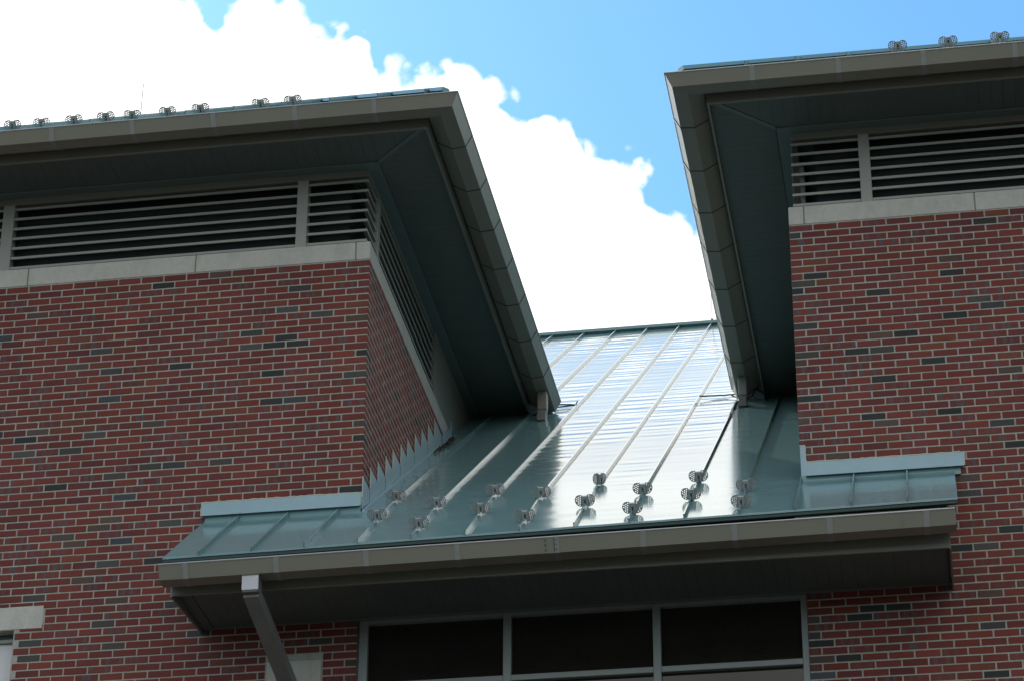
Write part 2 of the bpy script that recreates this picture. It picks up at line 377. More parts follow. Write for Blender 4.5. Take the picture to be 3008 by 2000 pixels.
def tower(xc, s, far, label, mull, stone_joints, seams, guards, strap_x, strap_y, win):
    """xc: x of the inner corner; s: +1 when the inner side wall faces +X; far: outer x"""
    lo, hi = min(xc, far), max(xc, far)
    T = thing('brick_tower', ((lo+hi)/2, 3., GZ), label, 'building')
    YB = 3.75                                # where the side wall runs into the roof
    rec = s*-.006
    # --- mortar core of the walls
    w = MB()
    xi = xc - s*.0011
    a, b = min(far, xi), max(far, xi)
    if win: # opening of the window at the lower left
        w.box(a, b, .0035, .30, -3.245, -.0005); w.box(-2.885, b, .0035, .30, -4.9, -3.2455); w.box(a, -3.9, .0035, .30, -4.9, -3.2455)
    else: w.box(a, b, .0035, .30, -4.9, -.0005)
    x0, x1 = sorted((xi, xc - s*.30))
    w.prism([(.3005, -3.3), (.3005, -.0005), (3.7, -.0005), (3.7, -.25), (.3005, -2.6)], 0, x0, x1)
    wall = w.build('wall', 'mortar', T)
    # --- bricks
    specs = []
    for n in range(1, NC+1):
        z0, z1 = course(n)
        sp = front_row(n, -s, xc, 6.3 if s > 0 else 4.95)
        hid = (z1 < -2.36 and z0 > -3.28)
        if hid: sp = clip_spans(sp, -1.27, 0.3) if s > 0 else clip_spans(sp, 3.2, 4.73)
        if win and z1 < -3.03:
            if z0 > -3.26: sp = clip_spans(sp, -4.35, -2.640)
            else: sp = clip_spans(sp, -3.9, -2.885)
        if s > 0 and z0 < -3.655 and z1 > -3.95: sp = clip_spans(sp, -.735, -.285)
        for p, q, cor in sp:
            specs.append((p, q, 0., (HEAD if n % 2 else FULL) if cor else .05, z0, z1, 0, cor))
        if s > 0 and z1 > -2.36:            # inner side wall
            y = (HEAD if n % 2 else FULL) + JO
            while y < 3.6:
                ye = min(y+BL-JO, 3.6)
                if z1 > ROOF_Z0 + PITCH*y - .02 and ye-y > .03: specs.append((-.05, 0., y, ye, z0, z1, 1, False))
                y += BL
    lay_bricks(specs, wall)
    # --- plain brickwork further down, out of the picture
    b_ = MB()
    if win:
        b_.box(lo, hi-.002, .004, .30, GZ, -4.901)
    else: b_.box(lo+.002, hi, .004, .30, GZ, -4.901)
    b_.box(min(far, far+s*.3), max(far, far+s*.3), .301, 9.99, GZ, .92)
    b_.build('lower_wall', 'brick_far', T)
    # --- limestone band
    def block(xa, xb, ya, yb, top, nm='limestone_block'):
        return MB().box(xa, xb, ya, yb, .0015, top, .004).build(nm, 'stone', T)
    js = sorted([xc] + stone_joints + [far])
    for p, q in zip(js[:-1], js[1:]):
        g0 = 0 if p in (xc, far) else .0045; g1 = 0 if q in (xc, far) else .0045
        block(p+g0, q-g1, -.001, .30, .175)
    jm = MB()
    for p in stone_joints: jm.box(p-.0048, p+.0048, .0015, .29, .002, .172)
    jm.build('stone_joint_mortar', 'stone_joint', T)['kind'] = 'stuff'
    ys = [.301, 1.475, 2.94, 3.62]
    for p, q in zip(ys[:-1], ys[1:]):
        x0, x1 = sorted((xc, xc-s*.30)); block(x0, x1, p+.002, q-.002, .175)
    # --- louvres
    z0, z1 = .175, .93; RC = .040            # recess
    fx0, fx1 = sorted((xc-s*RC, far)); 
    hd = MB().box(fx0, fx1, RC-.004, RC+.05, .862, .9295)
    frame = MB().box(fx0+.002, fx1-.002, RC+.092, RC+.10, z0+.0006, z0+.03).build('louver_frame', 'louver', T)
    for p, q in mull: MB().box(p, q, RC-.012, RC+.09, z0+.0005, .8615, .003).build('mullion', 'louver', frame)
    x0, x1 = sorted((xc-s*RC, xc-s*(RC+.05)))
    hd.box(x0, x1, RC+.0495, 3.02, .8621, .9294); hd.build('louver_head', 'fascia', T)  # darker paint than the blades, the soffit's shade put into its colour
    x0, x1 = sorted((xc-s*(RC-.012), xc-s*(RC+.09)))
    MB().box(x0, x1, .405, .50, z0+.0005, .8615, .003).build('mullion', 'louver', frame)
    MB().box(x0, x1, 3.02, 5.3, z0+.001, .9285).build('side_panel', 'fascia', T)
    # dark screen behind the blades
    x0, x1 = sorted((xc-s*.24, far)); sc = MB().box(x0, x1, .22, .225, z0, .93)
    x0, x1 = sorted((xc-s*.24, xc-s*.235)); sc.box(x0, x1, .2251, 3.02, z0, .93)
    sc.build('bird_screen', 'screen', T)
    tops = [.829, .7285, .628, .528, .428, .328, .226]
    edges = sorted([xc] + [e for m_ in mull for e in m_] + [far])
    secs = [(edges[i], edges[i+1]) for i in range(0, len(edges), 2)]
    def blade(d0, zt):   # section of a blade in (depth, z): vertical nose then plate rising to the back
        return [(d0, zt-.024), (d0, zt), (d0+.010, zt+.001), (d0+.050, zt+.026), (d0+.053, zt+.020), (d0+.016, zt-.006), (d0+.010, zt-.024)]
    for p, q in secs:
        for zt in tops:
            pr = blade(RC, zt); n = len(pr); V = []
            for e in (p, q):
                cor = abs(e-xc) < 1e-6
                V += [((xc-s*d) if cor else e, d, z) for d, z in pr]
            F = [tuple(range(n)), tuple(range(n, 2*n))[::-1]] + [(i, n+i, n+(i+1) % n, (i+1) % n) for i in range(n)]
            mesh('louver_blade', V, F, 'louver', frame)
    for ya, yb in ((None, .405), (.50, 3.02)):
        for zt in tops:
            pr = blade(RC, zt); n = len(pr); V = []
            V += [(xc-s*d, d if ya is None else ya, z) for d, z in pr] + [(xc-s*d, yb, z) for d, z in pr]
            F = [tuple(range(n)), tuple(range(n, 2*n))[::-1]] + [(i, n+i, n+(i+1) % n, (i+1) % n) for i in range(n)]
            mesh('louver_blade', V, F, 'louver', frame)
    # --- soffit
    SZ, SO = .93, .585
    YE = 5.25
    sb = MB()
    V, F = sweep_tower([(-.25, SZ+.010), (SO, SZ+.010), (SO, SZ+.03), (-.25, SZ+.03)], xc, s, far, YE); sb.add(V, F)
    sof = sb.build('soffit', 'soffit_back', T)
    BW = .1016
    def board(poly):
        MB().prism(poly, 2, SZ, SZ+.0095).build('soffit_board', 'soffit', sof)
    k = 0; x = xc + s*SO
    DT = .075
    while (x - far)*s > .02 and k < 52:     # front boards, run front to back
        xa, xb = x, x - s*(BW-.0016)
        da, db = [min(SO, max(DT, s*(v-xc)+.03)) for v in (xa, xb)]
        if SO-db > .005: board([(xa, -SO), (xb, -SO), (xb, -db), (xa, -da)] if SO-da > .002 else [(xa, -SO), (xb, -SO), (xb, -db)])
        x -= s*BW; k += 1
    y = -SO+.03
    while y < YE-.2:
        ya, yb = y, y+BW-.0016
        da, db = [min(SO, max(DT, -v+.03)) for v in (ya, yb)]
        if SO-db > .01: board([(xc+s*SO, ya), (xc+s*SO, yb), (xc+s*db, yb), (xc+s*da, ya)] if SO-da > .002 else [(xc+s*SO, ya), (xc+s*SO, yb), (xc+s*db, yb)])
        y += BW
    V, F = sweep_tower([(-.042, SZ-.008), (DT-.012, SZ-.008), (DT-.008, SZ-.002), (DT-.008, SZ+.009), (-.042, SZ+.009)], xc, s, far, YE)
    mesh('soffit_trim', V, F, 'trim', T)
    mi = MB(); h = .028
    mi.add([(xc+s*(SO-.004), -SO+.004-h*1.0, SZ-.006), (xc+s*(SO-.004), -SO+.004+h, SZ-.006), (xc+s*.07, -.07+h, SZ-.006), (xc+s*.07, -.07-h, SZ-.006),
            (xc+s*(SO-.004), -SO+.004-h*1.0, SZ+.009), (xc+s*(SO-.004), -SO+.004+h, SZ+.009), (xc+s*.07, -.07+h, SZ+.009), (xc+s*.07, -.07-h, SZ+.009)],
           [(0,3,2,1),(4,5,6,7),(0,1,5,4),(1,2,6,5),(2,3,7,6),(3,0,4,7)]); mi.build('soffit_mitre_trim', 'trim', T)
    # --- fascia, gutter, straps
    V, F = sweep_tower([(.586, .884), (.606, .884), (.606, 1.06), (.586, 1.06)], xc, s, far, YE); mesh('fascia', V, F, 'fascia', T)
    inner = offs(GUT, .004)[::-1]
    V, F = sweep_tower(GUT[::-1] + inner[::-1], xc, s, far, 4.885); gut = mesh('gutter', V, F, 'gutter', T)
    V, F = sweep_tower([(.925+.0055*math.cos(t*math.pi/3), 1.0185+.0055*math.sin(t*math.pi/3)) for t in range(6)], xc, s, far, 4.884); mesh('gutter_bead', V, F, 'bead', gut, smooth=False)
    ST = GUT[1:5]; sj_ = offs(ST, -.0045); so_ = [(a, b) for a, b in offs(ST, -.0035)]; si_ = offs(ST, -.0004)
    for xs in strap_x:
        b2 = MB(); n = len(ST)
        for i in range(n-1):
            V = [(x, -d, z) for x in (xs-.022, xs+.022) for d, z in (so_[i], so_[i+1], si_[i+1], si_[i])]
            b2.add(V, [(0,1,2,3),(7,6,5,4),(0,4,5,1),(1,5,6,2),(2,6,7,3),(3,7,4,0)])
        b2.build('gutter_strap', 'strap', gut)
    for yv in strap_y:
        b2 = MB(); n = len(ST)
        for i in range(n-1):
            V = [(xc+s*d, y, z) for y in (yv, yv+.05) for d, z in (so_[i], so_[i+1], si_[i+1], si_[i])]
            b2.add(V, [(0,1,2,3),(7,6,5,4),(0,4,5,1),(1,5,6,2),(2,6,7,3),(3,7,4,0)])
        b2.build('gutter_lap', 'gutter', gut)
        b3 = MB()
        for i in range(n-1):
            V = [(xc+s*d, y, z) for y in (yv-.004, yv+.0035) for d, z in (sj_[i], sj_[i+1], si_[i+1], si_[i])]
            b3.add(V, [(0,1,2,3),(7,6,5,4),(0,4,5,1),(1,5,6,2),(2,6,7,3),(3,7,4,0)])
        b3.build('lap_sealant', 'roof_dark', gut)
    # end cap of the gutter at the roof
    cp_ = [(xc+s*d, z) for d, z in GUT[1:]]; MB().prism(cp_, 1, 4.8855, 4.889).build('gutter_end_cap', 'gutter', gut)
    # --- hipped metal roof, only its edge shows
    RE, RZ, TP = .80, 1.102, .667
    wd = abs(far-xc)+2*RE; hr = wd/2*TP; xm = (far+xc)/2; yb = 10.
    A = [(xc+s*RE, -RE), (far-s*RE, -RE)]
    V = [(A[0][0], -RE, RZ), (A[1][0], -RE, RZ), (xm, -RE+wd/2, RZ+hr), (xm, yb, RZ+hr), (A[0][0], yb, RZ), (A[1][0], yb, RZ)]
    V += [(x, y, z-.034) for x, y, z in V]
    F = [(0,1,2), (0,2,3,4), (1,5,3,2)]; F += [tuple(i+6 for i in f)[::-1] for f in F]; F += [(0,6,7,1), (4,10,6,0), (1,7,11,5), (3,9,10,4), (5,11,9,3)]
    rf = mesh('roof', V, F, ['roof', 'hem'], T)
    for p in rf.data.polygons:
        if p.index in (6, 7, 8): p.material_index = 1
    de = MB(); V, F = sweep_tower([(.78, 1.032), (.806, 1.03), (.806, 1.068), (.78, 1.0685)], xc, s, far, 5.4); de.add(V, F); de.build('drip_edge', 'roof_dark', T)
    for xs in seams:
        t = min(abs(xs-(xc+s*RE)), 3.6)       # up to the hip
        seam_mesh((xs, -RE-.004, RZ), (xs, -RE+t, RZ+TP*t), .040, rf)
    hp = MB(); t = wd/2
    a0 = Vector((xc+s*RE, -RE, RZ)); a1 = Vector((xm, -RE+t, RZ+hr)); sd_ = Vector((s*.7, .7, 0))*.05
    hp.hexa([a0-sd_, a0+sd_, a1+sd_, a1-sd_, a0-sd_*.6+Vector((0,0,.045)), a0+sd_*.6+Vector((0,0,.045)), a1+sd_*.6+Vector((0,0,.045)), a1-sd_*.6+Vector((0,0,.045))])
    hp.build('hip_cap', 'roof', rf)
    return T
def seam_mesh(a, b, h, parent, name='standing_seam'):
    """folded standing seam from a (low end) to b (high end), upright to the slope"""
    a, b = Vector(a), Vector(b); d = (b-a).normalized(); X = Vector((1, 0, 0)); X = (X - d*X.dot(d)).normalized(); n = X.cross(d)
    pr = [(-.003, 0), (.003, 0), (.003, h-.012), (.007, h-.010), (.007, h), (-.004, h+.001), (-.004, h-.004)]
    k = len(pr); V = [a + X*p + n*q for p, q in pr] + [b + X*p + n*q for p, q in pr]
    F = [tuple(range(k)), tuple(range(k, 2*k))[::-1]] + [(i, k+i, k+(i+1) % k, (i+1) % k) for i in range(k)]
    return mesh(name, V, [f[::-1] for f in F], 'roof', parent)

SEAM_L = [-4.46, -4.035, -3.61, -3.187, -2.762, -2.332, -1.907, -1.479, -1.052, -.632, -.21, .209, .62]
SEAM_R = [3.339, 3.767, 4.192, 4.609, 5.03, 5.456, 5.88, 6.3]
TL = tower(0., 1, -6.4, 'red brick tower on the left with a long louver band and deep eaves', [(-3.36, -3.256), (-.6736, -.5765)], [-4.55, -3.062, -1.547, -.124], SEAM_L, None,
           [-3.35, -2.637, -1.92, -1.2015, -.4884, .1988], [-.224, .496, 1.208, 1.911, 2.614, 3.341, 4.106], True)
TR = tower(3.6, -1, 8.6, 'red brick tower on the right, its eave gutter against blue sky', [(4.215, 4.309), (7.0, 7.1)], [3.728, 5.15, 6.6], SEAM_R, None,
           [3.404, 4.118, 4.817, 5.559, 6.27], [-.229, .481, 1.202, 1.898, 2.62, 3.355, 4.104], False)
# dressed stones set in the left tower's brickwork
MB().box(-4.35, -2.644, -.002, .20, -3.243, -3.039, .004).build('limestone_lintel', 'stone', TL)
MB().box(-.732, -.288, -.002, .20, -3.95, -3.659, .004).build('limestone_block', 'stone', TL)

# ================================================================ metal roof between the towers
RF = thing('metal_roof', (1.75, 3., GZ), 'pale green standing seam metal roof running down between the two brick towers', 'roof')
SX = lambda k: -1.0252 + .4209*(k-1)
SH = lambda y: -.0047*(y+1.1)                # the seams run a touch askew
YR = 12.05
def panel(xa, xb, ya, yb, seed, fine=True):
    rr = random.Random(seed); ny = max(2, int((yb-ya)/(.03 if fine else .4))); nx = 7 if fine else 2
    ph = [rr.uniform(0, 6.28) for _ in range(12)]; fr_ = [rr.uniform(.8, 1.2) for _ in range(12)]
    V = []
    for j in range(ny+1):
        y = ya + (yb-ya)*j/ny
        for i in range(nx+1):
            t = i/nx; x = xa + (xb-xa)*t + SH(y)
            z = roof_z(x, y)
            if fine:
                s_ = y*1.2; e = math.sin(math.pi*t)**.55
                sk = .16*(t-.5)
                w = .50*math.sin(6.28*(s_*2.3*fr_[0]+sk)+ph[0]) + .45*math.sin(6.28*(s_*3.4*fr_[1]-sk*.6)+ph[1]) + .35*math.sin(6.28*(s_*1.25*fr_[2]+sk*1.5)+ph[2]) + .22*math.sin(6.28*s_*5.2*fr_[3]+ph[3]+2*t)
                env = .55 + .45*math.sin(.9*s_*fr_[4]+ph[4]) 
                amp = .0011 + .0034*min(1, max(0, (y+.2)/2.2))
                z += e*w*env*amp
                z += -.0012*e*math.sin(3.14*t)   # pan sags a little between the seams
            V.append((x, y, z))
    nv = len(V); V += [(x, y, z-.012) for x, y, z in V[:nx+1]]
    F = [(j*(nx+1)+i, j*(nx+1)+i+1, (j+1)*(nx+1)+i+1, (j+1)*(nx+1)+i) for j in range(ny) for i in range(nx)]
    F += [(nv+i, nv+i+1, i+1, i) for i in range(nx)]
    o = mesh('roof_panel', V, F, 'roof', RF, smooth=True)
    for p in list(o.data.polygons)[-nx:]: p.use_smooth = False
    return o
xs_ = [-1.315] + [SX(k) for k in range(1, 15)] + [4.82]
for i in range(len(xs_)-1):
    a, b = xs_[i], xs_[i+1]
    if b <= .01: panel(a, b, -1.12, .02, 100+i)
    elif a < 0: panel(a, b, -1.12, -.002, 100+i); panel(.0, b, -.0015, YR, 130+i)
    elif b < 3.62: panel(a, b, -1.12, YR, 100+i)
    else: panel(a, b, -1.12, .02, 100+i)
for k in range(-4, 4):                       # field of the roof behind the towers
    if SX(k) < -.1: panel(SX(k), min(SX(k+1), 0.), 3.4, YR, 300+k, k > 0)
for k in range(12, 18): panel(SX(k), SX(k+1), 3.4, YR, 330+k, False)
for k in range(1, 15):
    x = SX(k)
    def rp(y, dz=0.): return Vector((x+SH(y), y, roof_z(x, y)+dz))
    if x < 0 or x > 3.59: seam_mesh(rp(-1.122), rp(-.005), .036, RF)
    else: seam_mesh(rp(-1.122), rp(0), .036, RF); seam_mesh(rp(0.0005), rp(YR), .036, RF)
for k in list(range(-3, 4)) + list(range(12, 17)):
    x = SX(k); a = Vector((x+SH(3.5), 3.5, roof_z(x, 3.5))); b = Vector((x+SH(YR), YR, roof_z(x, YR))); seam_mesh(a, b, .036, RF)
zr = roof_z(0, YR)
MB().prism([(YR-.05, zr+.012), (YR-.05, zr+.052), (YR+.10, zr+.10), (YR+.30, zr+.052), (YR+.30, zr-.06), (YR+.02, zr-.0)], 0, -3., 7.).build('ridge_cap', 'roof', RF)
mesh('rear_slope', [(-3, YR+.1, zr), (7, YR+.1, zr), (7, YR+9, zr-6), (-3, YR+9, zr-6)], [(0,1,2,3)], 'roof', RF)
# roof deck under the sheet metal, keeps the attic dark
dk = MB()
dk.prism([(-1.08, -3.23), (0.3, -2.262), (YR, zr-.08), (YR, zr-.16), (.3, -2.36), (-1.08, -3.26)], 0, .004, 3.596)
dk.prism([(-1.08, -3.23), (-.002, -2.44), (-.002, -2.52), (-1.08, -3.27)], 0, -1.29, .0035); dk.prism([(-1.08, -3.18), (-.002, -2.44), (-.002, -2.52), (-1.08, -3.22)], 0, 3.5965, 4.73)
dk.build('roof_deck', 'fascia', RF)
MB().box(-6.4, 8.6, 10., 10.2, GZ, 4.15).build('light_block_wall', 'brick_far', RF)  # unseen wall, added to stop sunlight leaking in from behind
# dark drip strip below the pans
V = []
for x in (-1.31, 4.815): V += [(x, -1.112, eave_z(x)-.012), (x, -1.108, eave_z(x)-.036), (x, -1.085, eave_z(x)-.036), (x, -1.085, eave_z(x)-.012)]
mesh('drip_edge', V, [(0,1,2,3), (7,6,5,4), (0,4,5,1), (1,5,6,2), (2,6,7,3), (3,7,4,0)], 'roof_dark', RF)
# counter flashing on the two front walls
def counter(x0, x1, jt):
    prof = [(-.003, -2.212), (-.008, -2.212), (-.012, -2.325), (-.046, -2.343), (-.046, -2.348), (-.008, -2.330)]
    MB().prism(prof, 0, x0, x1).build('counter_flashing', 'flash', RF)
    MB().prism([(-.009, -2.215), (-.0105, -2.215), (-.0145, -2.3245), (-.013, -2.3245)], 0, jt, jt+.09).build('flashing_lap', 'flash', RF)
    a, b = (x0-.033 if x0 > 0 else x0+.035), (x1-.03 if x0 > 0 else x1+.006)
    MB().prism([(-.004, -2.331), (-.014, -2.333), (-.022, -2.384), (-.026, -2.41), (-.004, -2.41)], 0, a, b).build('base_flashing', 'roof', RF)
    # ragged sealant bead along the top
    P = []; x = x0
    while x < x1: P.append((x, -.004+R.uniform(-.002, .001), -2.209+R.uniform(-.003, .004))); x += .03
    MB().tube(P, .0065, 6).build('sealant_bead', 'seal', RF)
    for xe in (x0-.004, x1+.004):
        MB().tube([(xe+R.uniform(-.003, .003), -.004, -2.205-t*.02) for t in range(7)], .006, 5).build('sealant_bead', 'seal', RF)
counter(-1.352, -.008, -1.10); counter(3.642, 4.895, 4.66)
MB().box(3.602, 3.640, -.010, -.003, -2.335, -2.065, .002).build('flashing_return', 'flash', RF)
MB().tube([(3.643+R.uniform(-.003, .003), -.006, -2.06-t*.02) for t in range(14)], .006, 5).build('sealant_bead', 'seal', RF)
MB().tube([(3.6+t*.006, -.006, -2.061+R.uniform(-.003, .003)) for t in range(8)], .006, 5).build('sealant_bead', 'seal', RF)
# stepped flashing up the left tower's inner side wall
sy = [-.013, .25, .545, .837, 1.12, 1.435, 1.73, 2.04, 2.354, 2.627, 2.93, 3.30]
sz = [-2.065, -1.863, -1.668, -1.476, -1.272, -1.07, -.87, -.67, -.469, -.278, -.07]
for i, zt in enumerate(sz):
    y0, y1 = sy[i], sy[i+1]+.012; xo = .004 + .0025*(i % 2)
    o = MB().prism([(y0, roof_z(0, max(y0, 0))+.012), (y1, roof_z(0, y1)+.012), (y1, zt-.004), (y0, zt)], 0, xo, xo+.002).build('step_flashing', 'flash', RF)
    if i: MB().box(xo+.0021, xo+.0028, y0+.002, y0+.010, roof_z(0, y0)+.02, sz[i-1]-.01).build('lap_gap', 'roof_dark', o)
    MB().tube([(xo+.003, y0+R.uniform(-.003, .003), zt-t*.032) for t in range(7)], .0045, 5).build('sealant_bead', 'seal', o)
yy = [-.012+.311*i for i in range(13)]
MB().prism([(y, roof_z(0, y)-.006) for y in yy] + [(y, roof_z(0, y)+.013) for y in yy[::-1]], 0, .010, .030).build('flashing_foot', 'flash', RF)
MB().prism([(3.30, -.16), (3.75, .14), (3.75, .30), (3.63, .16), (3.30, -.06)], 0, .012, .018).build('step_flashing', 'flash', RF)
# closing pieces where the tower eaves die into the slope
for xc, s in ((0, 1), (3.6, -1)):
    MB().prism([(xc+s*.57, .98), (xc+s*.75, .98), (xc+s*.75, .89), (xc+s*.60, .84)] if s > 0 else [(xc+s*.60, .84), (xc+s*.75, .89), (xc+s*.75, .98), (xc+s*.57, .98)], 1, 4.80, 4.812).build('eave_closure', 'flash', RF)
# fascia, soffit and gutter of the canopy eave
MB().box(-1.285, 4.73, -.91, -.89, -3.43, -3.19).build('fascia', 'fascia', RF)
MB().box(1.58, 1.80, -.9125, -.9105, -3.428, -3.2).build('fascia_lap', 'fascia', RF)
CS = -3.345
sf = MB().box(-1.28, 4.725, -.889, -.0005, CS+.010, CS+.03).build('soffit', 'soffit_back', RF)
x = -1.18
while x < 4.70:
    MB().box(x, min(x+.1000, 4.725), -.889, -.03, CS, CS+.0095).build('soffit_board', 'soffit', sf); x += .1016
MB().box(-1.28, -1.185, -.889, -.0005, CS-.006, CS+.0095).build('soffit_border', 'soffit', sf)
MB().box(-1.1845, 4.725, -.0295, -.0005, CS-.004, CS+.0095).build('soffit_trim', 'trim', sf)
MB().prism([(-.889, -3.43), (-.889, -3.22), (-1.09, -3.22), (-.003, -2.42), (-.003, -3.37)][::1], 0, -1.303, -1.286).build('rake_board', 'fascia', RF)
MB().prism([(-.889, -3.43), (-.889, -3.15), (-1.09, -3.17), (-.003, -2.42), (-.003, -3.385)], 0, 4.731, 4.745).build('rake_board', 'fascia', RF)
def lip_z(x): return -3.3016 + .0073*x
GP = [(-1.226, -.003), (-1.25, 0.), (-1.192, -.107), (-1.072, -.118), (-.925, -.046), (-.925, .0)]
def canopy_section(x, prof): return [(x, y, lip_z(x)+z) for y, z in prof]
GI = offs([(-a, b) for a, b in GP], .004); GI = [(-a, b) for a, b in GI]
prof = GP + GI[::-1]
n = len(prof); V = canopy_section(-1.302, prof) + canopy_section(4.793, prof)
F = [tuple(range(n)), tuple(range(n, 2*n))[::-1]] + [(i, n+i, n+(i+1) % n, (i+1) % n) for i in range(n)]
cg = mesh('gutter', V, F, 'gutter', RF)
V = []
for x in (-1.303, 4.794): V += [(x, -1.25+.0055*math.cos(t*math.pi/3), lip_z(x)+.0005+.0055*math.sin(t*math.pi/3)) for t in range(6)]
mesh('gutter_bead', V, [(i, (i+1) % 6, 6+(i+1) % 6, 6+i) for i in range(6)], 'bead', cg)
for x in (-1.305, 4.7935):
    V = canopy_section(x, GP[1:]) + canopy_section(x+.0025, GP[1:]); n = len(GP)-1
    mesh('gutter_end_cap', V, [tuple(range(n)), tuple(range(n, 2*n))[::-1]] + [(i, n+i, n+(i+1) % n, (i+1) % n) for i in range(n)], 'gutter', cg)
SP = GP[1:5]; SO1 = [(-a, b) for a, b in offs([(-a, b) for a, b in SP], -.0035)]; SI1 = [(-a, b) for a, b in offs([(-a, b) for a, b in SP], -.0005)]
def cstrap(xs, w, nm, mt):
    b2 = MB()
    for i in range(3):
        V = []
        for x in (xs-w, xs+w): V += [(x, y, lip_z(x)+z) for y, z in (SO1[i], SO1[i+1], SI1[i+1], SI1[i])]
        b2.add(V, [(0,1,2,3),(7,6,5,4),(0,4,5,1),(1,5,6,2),(2,6,7,3),(3,7,4,0)])
    return b2.build(nm, mt, cg)
for xs in (-1.094, -.374, .330, 1.037, 1.800, 2.461, 3.151, 3.864, 4.581): cstrap(xs, .022, 'gutter_strap', 'strap')
cstrap(1.758, .03, 'gutter_lap', 'gutter'); cstrap(4.40, .003, 'gutter_lap', 'gutter')
for xs in (1.715, 1.80):
    for t in (.2, .5, .8):
        yv = -1.25+.058*t; zv = lip_z(xs)-.107*t
        MB().box(xs-.004, xs+.004, yv-.008, yv, zv-.004, zv+.004, .001).build('rivet', 'roof_dark', cg)

# ================================================================ window wall under the canopy
WW = thing('window_wall', (1.8, .06, GZ), 'dark glazed window wall with grey frame in shade beneath the green roof eave', 'window')
ZB = -7.0
bars = [('jamb', .0125, .085), ('mullion', 1.184, 1.249), ('mullion', 2.379, 2.441), ('jamb', 3.5475, 3.599)]
for nm, a, b in bars: MB().box(a, b, .01, .12, ZB, -3.346, .003).build(nm, 'frame', WW)
for (a, b) in ((.085, 1.184), (1.249, 2.379), (2.441, 3.5475)):
    MB().box(a, b, .012, .12, -3.378, -3.346).build('head', 'frame', WW)
    MB().box(a, b, .008, .12, -3.929, -3.881, .003).build('transom', 'frame', WW)
    MB().box(a, b, .012, .12, -5.5, -5.44, .003).build('transom', 'frame', WW)
    MB().box(a, b, .058, .070, -3.8812, -3.3775).build('pane', 'glass', WW)
    MB().box(a, b, .058, .070, -5.44, -3.9288).build('pane', 'glass', WW)
    MB().box(a, b, .058, .070, ZB, -5.50).build('pane', 'glass', WW)
MB().box(.001, 3.599, .0, .3, GZ, ZB).build('spandrel_wall', 'brick_far', WW)
MB().box(.001, .0125, .0, .12, ZB, -3.346).build('jamb_gap_strip', 'roof_dark', WW)  # narrow dark strip filling the gap between brickwork and left jamb

# window at the lower left
WN = thing('window', (-3.4, .1, -5.2), 'pale blind behind the lower left window, under the limestone lintel', 'window')
fr = MB().box(-2.915, -2.886, .095, .17, -4.9, -3.30, .003).box(-3.9, -2.9155, .095, .17, -3.315, -3.285, .003).box(-3.9, -3.87, .096, .17, -4.9, -3.3155, .003)
fr.build('frame', 'louver', WN)
MB().box(-3.9, -2.886, .10, .18, -3.2845, -3.2455).build('head_shade_strip', 'roof_dark', WN)  # dark strip standing in for the shade at the top of the recess
MB().box(-3.869, -2.917, .125, .13, -4.9, -3.318).build('blind', 'blind', WN)
MB().box(-3.9, -2.886, .02, .3, -5.2, -4.902).build('sill', 'stone', WN)

# ================================================================ downspouts
DS = thing('downspout', (-.53, -.6, -3.95), 'grey box downspout slanting from the lower roof gutter back to the wall', 'downspout')
def slab(P0, P1, hw, hh):      # rectangular tube from P0 to P1, hw half width in x, hh half depth
    P0, P1 = Vector(P0), Vector(P1); d = (P1-P0).normalized(); X = Vector((1, 0, 0)); n = X.cross(d).normalized()
    return MB().hexa([P0-X*hw-n*hh, P0+X*hw-n*hh, P0+X*hw+n*hh, P0-X*hw+n*hh, P1-X*hw-n*hh, P1+X*hw-n*hh, P1+X*hw+n*hh, P1-X*hw+n*hh])
el = MB().prism([(-1.175, -3.408), (-1.180, -3.43), (-1.172, -3.53), (-1.165, -3.548), (-1.06, -3.548), (-1.05, -3.53), (-1.05, -3.41)], 0, -.648, -.522)
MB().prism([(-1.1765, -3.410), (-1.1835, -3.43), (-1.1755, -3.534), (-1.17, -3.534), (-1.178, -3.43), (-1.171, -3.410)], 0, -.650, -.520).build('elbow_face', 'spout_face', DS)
el.build('elbow', 'spout', DS)
slab((-.585, -1.115, -3.535), (-.475, -.075, -4.02), .060, .050).build('offset_pipe', 'spout', DS)
MB().box(-.535, -.415, -.14, -.035, -6.5, -4.03, .006).build('leader_pipe', 'spout', DS)
for nm, x0, x1, y0, y1, lab in (('downspout', .757, .853, 4.40, 4.50, 'short box downspout at the lower end of the left tower gutter'), ('downspout', 2.775, 2.862, 4.40, 4.49, 'short beige box downspout at the lower end of the right tower gutter')):
    t = thing(nm, ((x0+x1)/2, (y0+y1)/2, .60), lab, 'downspout')
    MB().box(x0, x1, y0, y1, .70, .903, .006).build('outlet', 'louver' if x0 > 2 else 'gutter', t)
    MB().prism([(y0+.008, .6995), (y1-.008, .6995), (y1-.05, .58), (y0-.055, .55), (y0-.06, .60)], 0, x0+.006, x1-.006).build('shoe', 'spout', t)

